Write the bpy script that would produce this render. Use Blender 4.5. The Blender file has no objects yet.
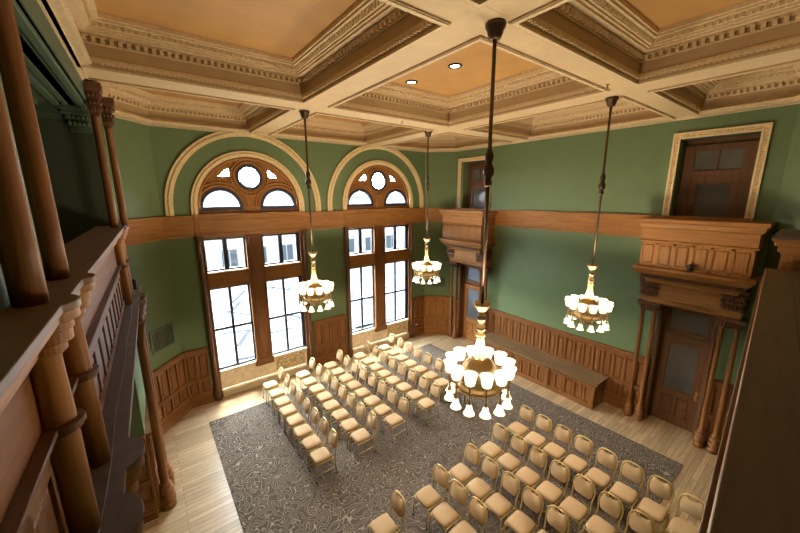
import bpy, bmesh, math, random
from mathutils import Vector, Matrix
random.seed(7)
PI = math.pi
scene = bpy.context.scene
col = scene.collection

# ------------------------------------------------------------------ materials
MATS = {}
def new_mat(name):
    m = bpy.data.materials.new(name); m.use_nodes = True
    nt = m.node_tree
    return m, nt, nt.nodes['Principled BSDF']
def N(nt, t, **kw):
    n = nt.nodes.new(t)
    for k, v in kw.items():
        if k in n.inputs: n.inputs[k].default_value = v
        else: setattr(n, k, v)
    return n
def ramp(nt, fac, stops):
    r = nt.nodes.new('ShaderNodeValToRGB')
    e = r.color_ramp.elements
    while len(e) < len(stops): e.new(0.5)
    for i, (p, c) in enumerate(stops):
        e[i].position = p; e[i].color = (*c, 1)
    nt.links.new(fac, r.inputs['Fac'])
    return r.outputs['Color']
def mul(c, f): return tuple(min(1, v * f) for v in c)
def objcoord(nt, scale):
    tc = nt.nodes.new('ShaderNodeTexCoord'); mp = nt.nodes.new('ShaderNodeMapping')
    mp.inputs['Scale'].default_value = scale
    nt.links.new(tc.outputs['Object'], mp.inputs['Vector'])
    return mp.outputs['Vector']
def wood(name, c, grain='z', rough=.5, var=.32):
    m, nt, b = new_mat(name)
    sc = {'x': (.9, 14, 14), 'y': (14, .9, 14), 'z': (14, 14, .9)}[grain]
    v = objcoord(nt, sc)
    n1 = N(nt, 'ShaderNodeTexNoise', Scale=1.6, Detail=6.0, Roughness=.6, Distortion=.6)
    nt.links.new(v, n1.inputs['Vector'])
    o = ramp(nt, n1.outputs['Fac'], [(.3, mul(c, 1 - var)), (.52, c), (.72, mul(c, 1 + var * .8))])
    nt.links.new(o, b.inputs['Base Color'])
    b.inputs['Roughness'].default_value = rough; b.inputs['Specular IOR Level'].default_value = .3
    bp = N(nt, 'ShaderNodeBump', Strength=.08, Distance=.01)
    nt.links.new(n1.outputs['Fac'], bp.inputs['Height']); nt.links.new(bp.outputs['Normal'], b.inputs['Normal'])
    MATS[name] = m; return m
def plain(name, c, rough=.6, metal=0, noise=0, nscale=8, bump=0, spec=.5):
    m, nt, b = new_mat(name)
    b.inputs['Roughness'].default_value = rough; b.inputs['Metallic'].default_value = metal
    b.inputs['Specular IOR Level'].default_value = spec
    v = objcoord(nt, (1, 1, 1))
    n1 = N(nt, 'ShaderNodeTexNoise', Scale=float(nscale), Detail=4.0); nt.links.new(v, n1.inputs['Vector'])
    o = ramp(nt, n1.outputs['Fac'], [(.3, mul(c, 1 - noise)), (.7, mul(c, 1 + noise))])
    nt.links.new(o, b.inputs['Base Color'])
    if bump:
        bp = N(nt, 'ShaderNodeBump', Strength=bump, Distance=.01)
        nt.links.new(n1.outputs['Fac'], bp.inputs['Height']); nt.links.new(bp.outputs['Normal'], b.inputs['Normal'])
    MATS[name] = m; return m
OAK = (.32, .140, .034); OAKD = (.20, .080, .021); BRN = (.125, .056, .022)
wood('oak_z', OAK, 'z'); wood('oak_y', OAK, 'y'); wood('oak_x', OAK, 'x')
wood('oakd_z', OAKD, 'z'); wood('oakd_y', OAKD, 'y'); wood('oakd_x', OAKD, 'x')
wood('brown_z', BRN, 'z'); wood('brown_y', BRN, 'y'); wood('brown_x', BRN, 'x')
wood('bench_top', (.17, .108, .052), 'y', .45)
wood('carved', (.13, .055, .025), 'z', .5)
wood('ledge_wood', (.15, .085, .05), 'y', .45, .25)
wood('rail_wood', (.125, .085, .055), 'x', .5, .22)
plain('slate', (.090, .056, .040), .6, 0, .25, 6)
plain('green', (.122, .184, .082), .62, 0, .05, 3)
plain('greentrim', (.085, .13, .08), .5, 0, .05, 3)
plain('green_in_shade', (.055, .075, .045), .6, 0, .08, 3)  # wall green darkened, shade of the recesses put into the colour
plain('cream', (.66, .50, .29), .6, 0, .05, 5)
plain('creamtrim', (.68, .53, .32), .55, 0, .12, 22, .5)
plain('taupe', (.44, .31, .16), .6, 0, .06, 4)
plain('orange', (.52, .29, .095), .5, 0, .08, 2)
plain('archcream', (.74, .58, .32), .5, 0, .1, 14)
plain('navy', (.03, .03, .055), .4)
plain('stone', (.85, .70, .48), .5, 0, .16, 6)
plain('stonestep', (.56, .45, .30), .6, 0, .1, 6)
plain('darkmetal', (.05, .035, .025), .4, .4)
plain('bronze', (.10, .06, .035), .35, .7)
plain('brass', (.56, .38, .17), .38, .7)
plain('gilt', (.42, .30, .13), .4, .6)
plain('chairgold', (.62, .45, .17), .35, .65)
plain('fabric', (.45, .31, .168), .85, 0, .07, 160, .2, .2)
plain('black', (.012, .012, .014), .5)
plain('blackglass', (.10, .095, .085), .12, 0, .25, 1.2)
plain('glass_blue_reflection', (.10, .115, .15), .08, 0, .25, 1.2)  # blue tint paints the bluish reflection on the far door's panes
plain('grille', (.06, .07, .04), .6, 0, .3, 40)
plain('greycable', (.2, .18, .18), .5)
plain('pavement', (.072, .072, .072), .8, 0, .06, .3, spec=0)
plain('roadmark', (.017, .018, .020), .8, spec=0)
plain('facade', (.066, .065, .063), .8, 0, .06, .5, spec=0)
plain('facadetrim', (.045, .045, .045), .8, spec=0)
plain('facadeglass', (.010, .012, .014), .8, spec=0)
plain('carpaint', (.42, .45, .5), .3)
def emis(name, c, s):
    m, nt, b = new_mat(name)
    b.inputs['Base Color'].default_value = (.9, .86, .75, 1)
    b.inputs['Emission Color'].default_value = (*c, 1); b.inputs['Emission Strength'].default_value = s
    b.inputs['Roughness'].default_value = .3
    MATS[name] = m
SHADE_E = 1.5
emis('shade', (1.0, .86, .64), SHADE_E)
emis('bulb', (1.0, .86, .64), SHADE_E * 1.5)
emis('canlamp', (1.0, .88, .68), 14)
def glass():
    m, nt, b = new_mat('glass')
    out = nt.nodes['Material Output']; nt.nodes.remove(b)
    t = N(nt, 'ShaderNodeBsdfTransparent'); t.inputs['Color'].default_value = (.96, .98, .98, 1)
    g = N(nt, 'ShaderNodeBsdfGlossy', Roughness=.02)
    lw = N(nt, 'ShaderNodeLayerWeight', Blend=.5)
    pw = N(nt, 'ShaderNodeMath', operation='POWER'); pw.inputs[1].default_value = 5.0; nt.links.new(lw.outputs['Facing'], pw.inputs[0])
    fr = N(nt, 'ShaderNodeMath', operation='MULTIPLY_ADD'); fr.inputs[1].default_value = .6; fr.inputs[2].default_value = .03; nt.links.new(pw.outputs[0], fr.inputs[0])
    mx = nt.nodes.new('ShaderNodeMixShader')
    nt.links.new(fr.outputs[0], mx.inputs[0]); nt.links.new(t.outputs[0], mx.inputs[1]); nt.links.new(g.outputs[0], mx.inputs[2])
    nt.links.new(mx.outputs[0], out.inputs[0]); MATS['glass'] = m
glass()
def floor_mat():
    m, nt, b = new_mat('floorwood')
    v = objcoord(nt, (1, 1, 1))
    br = N(nt, 'ShaderNodeTexBrick', Scale=1.0, offset=.37)
    br.inputs['Color1'].default_value = (.49, .35, .20, 1); br.inputs['Color2'].default_value = (.34, .235, .13, 1)
    br.inputs['Mortar'].default_value = (.13, .085, .045, 1); br.inputs['Mortar Size'].default_value = .004
    br.inputs['Brick Width'].default_value = 1.25; br.inputs['Row Height'].default_value = .115
    nt.links.new(v, br.inputs['Vector'])
    v2 = objcoord(nt, (1.2, 22, 1))
    n1 = N(nt, 'ShaderNodeTexNoise', Scale=2.0, Detail=5.0); nt.links.new(v2, n1.inputs['Vector'])
    g = ramp(nt, n1.outputs['Fac'], [(.3, (.72, .7, .68)), (.7, (1.15, 1.15, 1.15))])
    mx = N(nt, 'ShaderNodeMix', data_type='RGBA', blend_type='MULTIPLY')
    mx.inputs[0].default_value = 1
    nt.links.new(br.outputs['Color'], mx.inputs[6]); nt.links.new(g, mx.inputs[7])
    nt.links.new(mx.outputs[2], b.inputs['Base Color'])
    b.inputs['Roughness'].default_value = .3; MATS['floorwood'] = m
floor_mat()
def carpet_mat():
    m, nt, b = new_mat('carpet')
    v = objcoord(nt, (1, 1, 1))
    # curling scroll lines: thin contour bands of a smooth noise, with small rosettes between
    n0 = N(nt, 'ShaderNodeTexNoise', Scale=5.2, Detail=0.0, Distortion=.5); nt.links.new(v, n0.inputs['Vector'])
    m1 = N(nt, 'ShaderNodeMath', operation='MULTIPLY'); m1.inputs[1].default_value = 8.0; nt.links.new(n0.outputs['Fac'], m1.inputs[0])
    m2 = N(nt, 'ShaderNodeMath', operation='FRACT'); nt.links.new(m1.outputs[0], m2.inputs[0])
    c1 = ramp(nt, m2.outputs[0], [(.35, (0, 0, 0)), (.44, (.27, .215, .155)), (.56, (.27, .215, .155)), (.65, (0, 0, 0))])
    vo = N(nt, 'ShaderNodeTexVoronoi', feature='F1', Scale=2.6, Randomness=.35); nt.links.new(v, vo.inputs['Vector'])
    c2 = ramp(nt, vo.outputs['Distance'], [(.0, (0, 0, 0)), (.20, (0, 0, 0)), (.225, (.17, .135, .095)), (.245, (.17, .135, .095)), (.27, (0, 0, 0))])
    mx = N(nt, 'ShaderNodeMix', data_type='RGBA', blend_type='LIGHTEN'); mx.inputs[0].default_value = 1
    nt.links.new(c1, mx.inputs[6]); nt.links.new(c2, mx.inputs[7])
    fl = N(nt, 'ShaderNodeTexNoise', Scale=60.0, Detail=2.0); nt.links.new(v, fl.inputs['Vector'])
    cf = ramp(nt, fl.outputs['Fac'], [(.35, (.060, .046, .036)), (.65, (.094, .073, .056))])
    mx0 = mx
    mx = N(nt, 'ShaderNodeMix', data_type='RGBA', blend_type='LIGHTEN'); mx.inputs[0].default_value = 1
    nt.links.new(mx0.outputs[2], mx.inputs[6]); nt.links.new(cf, mx.inputs[7])
    nt.links.new(mx.outputs[2], b.inputs['Base Color'])
    b.inputs['Roughness'].default_value = .95; b.inputs['Specular IOR Level'].default_value = .1
    MATS['carpet'] = m
carpet_mat()
def marble_mat():
    m, nt, b = new_mat('marble')
    v = objcoord(nt, (1, 1, 1))
    vo = N(nt, 'ShaderNodeTexVoronoi', feature='DISTANCE_TO_EDGE', Scale=9.0, Randomness=.75)
    n1 = N(nt, 'ShaderNodeTexNoise', Scale=6.0, Detail=5.0)
    nt.links.new(v, vo.inputs['Vector']); nt.links.new(v, n1.inputs['Vector'])
    c = ramp(nt, vo.outputs['Distance'], [(.0, (.28, .18, .08)), (.06, (.5, .36, .19)), (.2, (.68, .52, .31))])
    nt.links.new(c, b.inputs['Base Color']); b.inputs['Roughness'].default_value = .45; MATS['marble'] = m
marble_mat()

# ------------------------------------------------------------------ mesh builder
class MB:
    def __init__(s): s.v = []; s.f = []; s.sm = []
    def add(s, vs, fs, smooth=False):
        o = len(s.v); s.v += [tuple(p) for p in vs]
        for f in fs: s.f.append([i + o for i in f]); s.sm.append(smooth)
        return s
    def hexa(s, b, t):   # b,t: four points each, ccw from above
        return s.add(list(b) + list(t), [(3, 2, 1, 0), (4, 5, 6, 7), (0, 1, 5, 4), (1, 2, 6, 5), (2, 3, 7, 6), (3, 0, 4, 7)])
    def box(s, x0, x1, y0, y1, z0, z1):
        x0, x1 = min(x0, x1), max(x0, x1); y0, y1 = min(y0, y1), max(y0, y1); z0, z1 = min(z0, z1), max(z0, z1)
        return s.hexa([(x0, y0, z0), (x1, y0, z0), (x1, y1, z0), (x0, y1, z0)], [(x0, y0, z1), (x1, y0, z1), (x1, y1, z1), (x0, y1, z1)])
    def stack(s, x0, x1, yb, yf, levels):
        """cornice with mitred returns: from wall yb out to yf; levels of (overhang, z)"""
        for (o0, z0), (o1, z1) in zip(levels[:-1], levels[1:]):
            if abs(z1 - z0) < 1e-6: continue
            s.hexa([(x0 - o0, yb, z0), (x1 + o0, yb, z0), (x1 + o0, yf + o0, z0), (x0 - o0, yf + o0, z0)],
                   [(x0 - o1, yb, z1), (x1 + o1, yb, z1), (x1 + o1, yf + o1, z1), (x0 - o1, yf + o1, z1)])
        return s
    def lathe(s, prof, c=(0, 0, 0), seg=16, smooth=True, a0=0, a1=2 * PI):
        full = abs(a1 - a0 - 2 * PI) < 1e-6
        n = seg if full else seg + 1
        vs = []
        for r, z in prof:
            for i in range(n):
                a = a0 + (a1 - a0) * i / seg
                vs.append((c[0] + r * math.cos(a), c[1] + r * math.sin(a), c[2] + z))
        fs = []
        for j in range(len(prof) - 1):
            for i in range(seg):
                k = (i + 1) % n
                fs.append((j * n + i, j * n + k, (j + 1) * n + k, (j + 1) * n + i))
        s.add(vs, fs, smooth)
        if full:
            o = len(s.v) - len(vs); L = len(prof) - 1
            if prof[0][0] > 1e-5: s.f.append([o + i for i in range(n)][::-1]); s.sm.append(False)
            if prof[-1][0] > 1e-5: s.f.append([o + L * n + i for i in range(n)]); s.sm.append(False)
        return s
    def tube(s, pts, r, seg=8, closed=False, smooth=True):
        pts = [Vector(p) for p in pts]; n = len(pts)
        rs = r if isinstance(r, (list, tuple)) else [r] * n
        t0 = (pts[1] - pts[0]).normalized()
        up = Vector((0, 0, 1)) if abs(t0.z) < .9 else Vector((1, 0, 0))
        nrm = t0.cross(up).normalized(); vs = []
        for i in range(n):
            if closed: t = (pts[(i + 1) % n] - pts[i - 1]).normalized()
            elif i == 0: t = t0
            elif i == n - 1: t = (pts[-1] - pts[-2]).normalized()
            else: t = ((pts[i + 1] - pts[i]).normalized() + (pts[i] - pts[i - 1]).normalized()).normalized()
            nrm = (nrm - t * nrm.dot(t)).normalized(); bn = t.cross(nrm)
            for k in range(seg):
                a = 2 * PI * k / seg
                vs.append(pts[i] + (nrm * math.cos(a) + bn * math.sin(a)) * rs[i])
        fs = []
        for i in range(n if closed else n - 1):
            j = (i + 1) % n
            for k in range(seg):
                l = (k + 1) % seg
                fs.append((i * seg + k, i * seg + l, j * seg + l, j * seg + k))
        if not closed:
            fs.append(tuple(range(seg))[::-1]); fs.append(tuple((n - 1) * seg + k for k in range(seg)))
        return s.add(vs, fs, smooth)
    def ball(s, c, r, sx=1, sy=1, sz=1, seg=6, rings=4):
        return s.lathe2(c, r, sx, sy, sz, seg, rings)
    def lathe2(s, c, r, sx, sy, sz, seg, rings):
        vs = [(c[0], c[1], c[2] - r * sz)]
        for j in range(1, rings):
            p = -PI / 2 + PI * j / rings
            for i in range(seg):
                a = 2 * PI * i / seg
                vs.append((c[0] + r * sx * math.cos(p) * math.cos(a), c[1] + r * sy * math.cos(p) * math.sin(a), c[2] + r * sz * math.sin(p)))
        vs.append((c[0], c[1], c[2] + r * sz)); fs = []
        for i in range(seg):
            k = (i + 1) % seg
            fs.append((0, 1 + k, 1 + i))
            for j in range(rings - 2):
                a = 1 + j * seg
                fs.append((a + i, a + k, a + seg + k, a + seg + i))
            a = 1 + (rings - 2) * seg
            fs.append((a + i, a + k, len(vs) - 1))
        return s.add(vs, fs, True)
    def prism(s, poly, z0, z1, f=lambda x, y, z: (x, y, z), smooth=False):
        n = len(poly)
        vs = [f(x, y, z0) for x, y in poly] + [f(x, y, z1) for x, y in poly]
        s.add(vs, [tuple(range(n))[::-1], tuple(range(n, 2 * n))])
        o = len(s.v) - 2 * n
        for i in range(n):
            k = (i + 1) % n
            s.f.append([o + i, o + k, o + n + k, o + n + i]); s.sm.append(smooth)
        return s
    def ring(s, poly, inner, z0, z1, f=lambda x, y, z: (x, y, z)):
        """closed band between two outlines with equal point counts"""
        n = len(poly)
        for i in range(n):
            k = (i + 1) % n
            a, b, c, d = poly[i], poly[k], inner[k], inner[i]
            s.hexa([f(*p, z0) for p in (a, b, c, d)], [f(*p, z1) for p in (a, b, c, d)])
        return s
    def band(s, outer, inner, z0, z1, f=lambda x, y, z: (x, y, z)):
        for i in range(len(outer) - 1):
            a, b, c, d = outer[i], outer[i + 1], inner[i + 1], inner[i]
            s.hexa([f(*p, z0) for p in (a, b, c, d)], [f(*p, z1) for p in (a, b, c, d)])
        return s
    def plate(s, outline, holes, d0, d1, f):
        """flat plate with holes; 2d (u,w), thickness d0..d1, f(u,w,d)->xyz"""
        bm = bmesh.new()
        edges = []
        for lp in [outline] + holes:
            vs = [bm.verts.new((u, w, 0)) for u, w in lp]
            for i in range(len(vs)): edges.append(bm.edges.new((vs[i], vs[(i + 1) % len(vs)])))
        bmesh.ops.triangle_fill(bm, use_beauty=True, use_dissolve=False, edges=edges, normal=(0, 0, 1))
        bm.verts.index_update()
        P = [v.co.copy() for v in bm.verts]; n = len(P)
        F = [[v.index for v in fc.verts] for fc in bm.faces]
        vs = [f(p.x, p.y, d0) for p in P] + [f(p.x, p.y, d1) for p in P]
        fs = [tuple(reversed(t)) for t in F] + [tuple(i + n for i in t) for t in F]
        o = 0
        for lp in [outline] + holes:
            m = len(lp)
            for i in range(m):
                k = (i + 1) % m
                fs.append((o + i, o + k, n + o + k, n + o + i))
            o += m
        bm.free()
        return s.add(vs, fs)
    def build(s, name, mat, parent=None, bevel=0, recalc=True):
        me = bpy.data.meshes.new(name)
        me.from_pydata(s.v, [], s.f)
        me.polygons.foreach_set('use_smooth', s.sm)
        me.update()
        if recalc:
            bm = bmesh.new(); bm.from_mesh(me)
            bmesh.ops.recalc_face_normals(bm, faces=bm.faces); bm.to_mesh(me); bm.free()
        me.materials.append(MATS[mat])
        o = bpy.data.objects.new(name, me); col.objects.link(o)
        if parent: o.parent = parent
        if bevel:
            b = o.modifiers.new('bevel', 'BEVEL'); b.width = bevel; b.segments = 2; b.limit_method = 'ANGLE'
        return o
def empty(name, loc=(0, 0, 0), rz=0):
    o = bpy.data.objects.new(name, None); o.empty_display_size = .2
    o.location = loc; o.rotation_euler = (0, 0, rz); col.objects.link(o); return o
def tag(o, label, cat, group=None):
    o['label'] = label; o['category'] = cat
    if group: o['group'] = group
    return o
def struct(o): o['kind'] = 'structure'; return o
def arc(cx, cz, r, a0, a1, n): return [(cx + r * math.cos(a0 + (a1 - a0) * i / n), cz + r * math.sin(a0 + (a1 - a0) * i / n)) for i in range(n + 1)]
def circ(cx, cz, r, n=28): return arc(cx, cz, r, 0, 2 * PI, n)[:-1]
def copy_tree(o, parent=None):
    c = o.copy(); col.objects.link(c)
    if parent: c.parent = parent
    for ch in list(o.children): copy_tree(ch, c)
    return c

# ------------------------------------------------------------------ room outline
XR, YW = 10.35, 10.71
PTS = [(-.593, 0), (9.45, 0), (XR, .92), (XR, 9.85), (9.45, YW), (.45, YW), (-.375, 9.8)]   # ccw
ZC, ZP = 7.75, 8.36
def offset(poly, d):
    """inset a convex ccw polygon by d"""
    n = len(poly); L = []
    for i in range(n):
        a, b = Vector(poly[i]), Vector(poly[(i + 1) % n])
        t = (b - a).normalized(); nn = Vector((-t.y, t.x))
        L.append((a + nn * d, t))
    out = []
    for i in range(n):
        p, t = L[i - 1]; q, u = L[i]
        den = t.x * u.y - t.y * u.x
        k = ((q.x - p.x) * u.y - (q.y - p.y) * u.x) / den
        out.append((p.x + t.x * k, p.y + t.y * k))
    return out
def clip(poly, a, b, c):   # keep a*x+b*y<=c
    out = []
    for i in range(len(poly)):
        p, q = poly[i], poly[(i + 1) % len(poly)]
        dp, dq = a * p[0] + b * p[1] - c, a * q[0] + b * q[1] - c
        if dp <= 0: out.append(p)
        if (dp < 0) != (dq < 0) and abs(dp - dq) > 1e-9:
            t = dp / (dp - dq); out.append((p[0] + (q[0] - p[0]) * t, p[1] + (q[1] - p[1]) * t))
    res = []
    for p in out:
        if not res or math.hypot(p[0] - res[-1][0], p[1] - res[-1][1]) > .02: res.append(p)
    if math.hypot(res[0][0] - res[-1][0], res[0][1] - res[-1][1]) < .02: res.pop()
    return res

# ------------------------------------------------------------------ floor, carpet
b = MB(); b.box(-3.6, 11.2, -2.8, 11.2, -.2, 0); struct(b.build('floor', 'floorwood'))
cp = MB(); cp.prism([(.76, 1.30), (9.06, 1.36), (8.86, 9.63), (.78, 9.60)], .001, .014)
tag(cp.build('carpet', 'carpet'), 'large grey carpet with pale scroll pattern laid on the plank floor', 'carpet')

# ------------------------------------------------------------------ walls
fW = lambda u, w, d: (u, YW + d, w)
WC = (2.69, 7.21); RW = 1.54; RA_ = 1.42; ZA = 5.68
def arch_outline(c, r, za, z0, n=40): return [(c - RW, z0), (c + RW, z0), (c + RW, 5.5), (c + r, 5.5)] + arc(c, za, r, 0, PI, n) + [(c - r, 5.5), (c - RW, 5.5)]
b = MB(); b.plate([(.45, -.1), (9.45, -.1), (9.45, ZP), (.45, ZP)], [arch_outline(c, RA_, ZA, -.05) for c in WC], 0, .45, fW)
struct(b.build('wall_window', 'green'))
fR = lambda u, w, d: (XR + d, u, w)
PC = (1.99, 8.80)           # portal centres on the right wall
holes = []
for c in PC:
    holes.append([(c - .57, -.05), (c + .57, -.05), (c + .57, 3.28), (c - .57, 3.28)])
    holes.append([(c - .66, 5.3), (c + .66, 5.3), (c + .66, 7.26), (c - .66, 7.26)])
b = MB(); b.plate([(.92, -.1), (9.85, -.1), (9.85, ZP), (.92, ZP)], holes, 0, .5, fR)
struct(b.build('wall_right', 'green'))
def wall_seg(name, p, q, z0, z1, mat, t=.3):
    p, q = Vector(p), Vector(q); d = (q - p).normalized(); n = Vector((d.y, -d.x)) * t
    bb = MB(); bb.hexa([(p.x, p.y, z0), (q.x, q.y, z0), (q.x + n.x, q.y + n.y, z0), (p.x + n.x, p.y + n.y, z0)],
                       [(p.x, p.y, z1), (q.x, q.y, z1), (q.x + n.x, q.y + n.y, z1), (p.x + n.x, p.y + n.y, z1)])
    return struct(bb.build(name, mat))
wall_seg('wall_right_window_corner', PTS[3], PTS[4], 0, ZP, 'green')
wall_seg('wall_left_window_corner', PTS[5], PTS[6], 0, ZP, 'green')
wall_seg('wall_right_near_corner', PTS[1], PTS[2], 0, ZP, 'green')
# near (gallery) wall: lower part under the rail, recess behind the camera, header
b = MB(); b.box(-.6, 9.45, -.25, -.05, 0, 4.4); b.box(-.6, 9.45, -.3, 0, 7.5, ZP); struct(b.build('wall_near', 'green'))
b = MB(); b.box(-.6, 9.8, -2.8, -.25, 4.2, 4.4); struct(b.build('floor_near_gallery', 'brown_x'))
b = MB(); b.box(-.8, 9.9, -3.0, -2.8, 4.2, ZP); b.box(9.45, 9.75, -2.8, 0, 4.2, ZP); struct(b.build('wall_near_gallery', 'green'))
b = MB(); b.box(-.8, 9.9, -3.0, 0, ZP, ZP + .2); struct(b.build('ceiling_near_gallery', 'cream'))

# left wall lives in the gallery's slightly turned frame: local x = into the room, local y = along the wall
GA = -1.27 * PI / 180; GX = -.393
LV = -.20                                            # wall plane in that frame
fL = lambda u, w, d: (LV - d, u, w)
lw = struct(empty('wall_left', (GX, 0, 0), GA))
AL = (3.15, 7.17)
OP = (3.45, 7.78)                                     # gallery opening
b = MB(); b.plate([(-3, -.1), (9.83, -.1), (9.83, ZP), (-3, ZP)], [[(OP[0], 4.6), (OP[1], 4.6), (OP[1], 7.42), (OP[0], 7.42)], [(AL[0], -.05), (AL[1], -.05), (AL[1], 3.2), (AL[0], 3.2)]], 0, .25, fL)
b.build('wall_panel', 'green', lw)
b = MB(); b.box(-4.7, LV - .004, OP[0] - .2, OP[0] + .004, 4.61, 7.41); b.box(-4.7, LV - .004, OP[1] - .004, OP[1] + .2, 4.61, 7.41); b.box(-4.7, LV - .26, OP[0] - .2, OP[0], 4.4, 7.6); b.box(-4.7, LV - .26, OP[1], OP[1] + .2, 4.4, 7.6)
b.box(-4.9, -4.7, OP[0] - .2, OP[1] + .2, 4.4, 7.6); b.build('recess_wall', 'green_in_shade', lw)  # darker green paints in the shade inside the gallery recess
b = MB(); b.box(-4.7, LV - .25, OP[0], OP[1], 7.5, 7.6); b.build('recess_ceiling', 'green_in_shade', lw)
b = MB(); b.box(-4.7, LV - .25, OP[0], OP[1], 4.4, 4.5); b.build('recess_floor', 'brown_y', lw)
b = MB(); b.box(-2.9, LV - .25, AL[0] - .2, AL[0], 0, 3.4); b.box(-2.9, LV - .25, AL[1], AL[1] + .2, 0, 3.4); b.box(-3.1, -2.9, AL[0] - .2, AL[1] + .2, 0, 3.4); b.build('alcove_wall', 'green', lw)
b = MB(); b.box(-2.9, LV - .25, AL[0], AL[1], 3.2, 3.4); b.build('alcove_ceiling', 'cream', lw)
b = MB()
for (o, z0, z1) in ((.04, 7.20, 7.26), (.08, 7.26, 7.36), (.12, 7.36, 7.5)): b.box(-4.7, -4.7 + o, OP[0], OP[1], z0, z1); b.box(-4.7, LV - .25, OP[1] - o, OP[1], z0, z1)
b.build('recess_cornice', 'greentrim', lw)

# ------------------------------------------------------------------ wainscot, belt course
def run_frame(p, q):
    p, q = Vector(p), Vector(q); d = (q - p).normalized()
    return (p.x, p.y, 0), math.atan2(d.y, d.x), (q - p).length       # ccw run: local +y points into the room
def wainscot(name, p, q, mat='oakd_z', H=1.73, flip=False):
    loc, rz, L = run_frame(p, q)
    e = struct(empty(name, loc, rz))
    bb = MB(); bb.box(0, L, 0, .02, 0, H - .05); bb.build('backing', mat, e)
    s = MB(); n = max(1, round(L / .285)); w = L / n
    for i in range(n + 1): s.box(max(0, i * w - .036), min(L, i * w + .036), .018, .062, .28, H - .1)
    s.build('stile', mat, e, .004)
    r = MB()
    for z0, z1 in ((.26, .36), (.72, .82), (H - .17, H - .06)): r.box(0, L, .018, .066, z0, z1)
    r.build('rail', mat.replace('_z', '_x'), e, .004)
    pn = MB()
    for i in range(n):
        for z0, z1 in ((.40, .68), (.86, H - .21)): pn.hexa([(i * w + .062, .018, z0), (i * w + w - .062, .018, z0), (i * w + w - .085, .045, z0 + .03), (i * w + .085, .045, z0 + .03)],
                                                         [(i * w + .062, .018, z1), (i * w + w - .062, .018, z1), (i * w + w - .085, .045, z1 - .03), (i * w + .085, .045, z1 - .03)])
    pn.build('panel', mat, e)
    c = MB(); c.box(0, L, 0, .08, H - .08, H - .04); c.box(0, L, 0, .11, H - .04, H); c.build('cap_rail', mat.replace('_z', '_x'), e, .008)
    k = MB(); k.box(0, L, 0, .12, 0, .16); k.box(0, L, 0, .095, .16, .22); k.box(0, L, 0, .075, .22, .28); k.build('skirting', mat.replace('_z', '_x'), e, .006)
    return e
def belt(name, p, q):
    loc, rz, L = run_frame(p, q); e = struct(empty(name, loc, rz))
    bb = MB(); bb.box(0, L, 0, .03, 4.96, 5.44); bb.build('fascia', 'oak_x', e)
    c = MB(); c.box(0, L, 0, .05, 4.9, 4.97); c.box(0, L, 0, .05, 5.40, 5.45); c.box(0, L, 0, .09, 5.45, 5.49); c.build('edge_molding', 'oak_x', e, .006)
segs = [('right_near', (XR, 3.0), (XR, PC[1] - 1.0)), ('right_far', (XR, PC[1] + 1.0), (XR, 9.83)), ('right_gap', (XR, .95), (XR, PC[0] - .95)),
        ('right_window_corner', PTS[3], PTS[4]), ('left_window_corner', PTS[5], PTS[6]), ('right_near_corner', PTS[1], PTS[2]),
        ('window_right', (9.43, YW), (WC[1] + 1.62, YW)), ('window_middle', (WC[1] - 1.62, YW), (WC[0] + 1.62, YW)), ('window_left', (WC[0] - 1.62, YW), (.47, YW))]
segs[0] = ('right', (XR, PC[0] + .6), (XR, PC[1] - .6))
segs[1] = ('right_far', (XR, PC[1] + .6), (XR, 9.83))
segs[2] = ('right_gap', (XR, .95), (XR, PC[0] - .6))
for nm, p, q in segs: wainscot('wainscot_' + nm, p, q, 'oak_z' if nm in ('right_window_corner',) else 'oakd_z')
cosg, sing = math.cos(GA), math.sin(GA)
def gl(v, u): return (GX + v * cosg - u * sing, v * sing + u * cosg)
wainscot('wainscot_left_far', gl(LV, 9.8), gl(LV, AL[1])); wainscot('wainscot_left_near', gl(LV, AL[0]), gl(LV, .3))
wainscot('wainscot_alcove_far', gl(LV, AL[1]), gl(-2.9, AL[1])); wainscot('wainscot_alcove_back', gl(-2.9, AL[1]), gl(-2.9, AL[0]))
for nm, p, q in [('right', (XR, 1.2), (XR, 9.83)), ('right_window_corner', PTS[3], PTS[4]), ('window', (9.44, YW), (.46, YW)), ('left_window_corner', PTS[5], PTS[6]), ('left', gl(LV, 9.8), gl(LV, 8.75))]:
    belt('trim_belt_' + nm, p, q)

# ------------------------------------------------------------------ ceiling
ceil = struct(empty('ceiling', (0, 0, 0)))
b = MB(); b.box(-3, 11.5, -3.2, 11.6, ZP + .02, ZP + .25); b.build('slab', 'cream', ceil)
XB = (2.77, 3.33, 6.62, 7.30); YB = (2.40, 2.86, 6.63, 7.28)
ROOM = [(GX + LV - .01, 0)] + PTS[1:6] + [(-.375, 9.8)]
b = MB()
IN = offset(ROOM, .16)
for i in (0, 2): b.box(XB[i], XB[i + 1], 0, YW, ZC, ZP + .02)
b.build('beam', 'cream', ceil)
b = MB()
for i in (0, 2): b.box(-.6, XR, YB[i], YB[i + 1], ZC - .002, ZP + .01)
b.build('beam', 'cream', ceil)
cr = MB()
for o, z0, z1 in ((.04, 7.69, 7.72), (.09, 7.72, 7.745), (.17, 7.745, 7.77), (.20, 7.77, 7.80)):
    cr.ring(ROOM, offset(ROOM, o), z0, z1)
cr.build('crown_molding', 'creamtrim', ceil)
xr = [(-9, XB[0]), (XB[1], XB[2]), (XB[3], 99)]; yr = [(-9, YB[0]), (YB[1], YB[2]), (YB[3], 99)]
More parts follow.
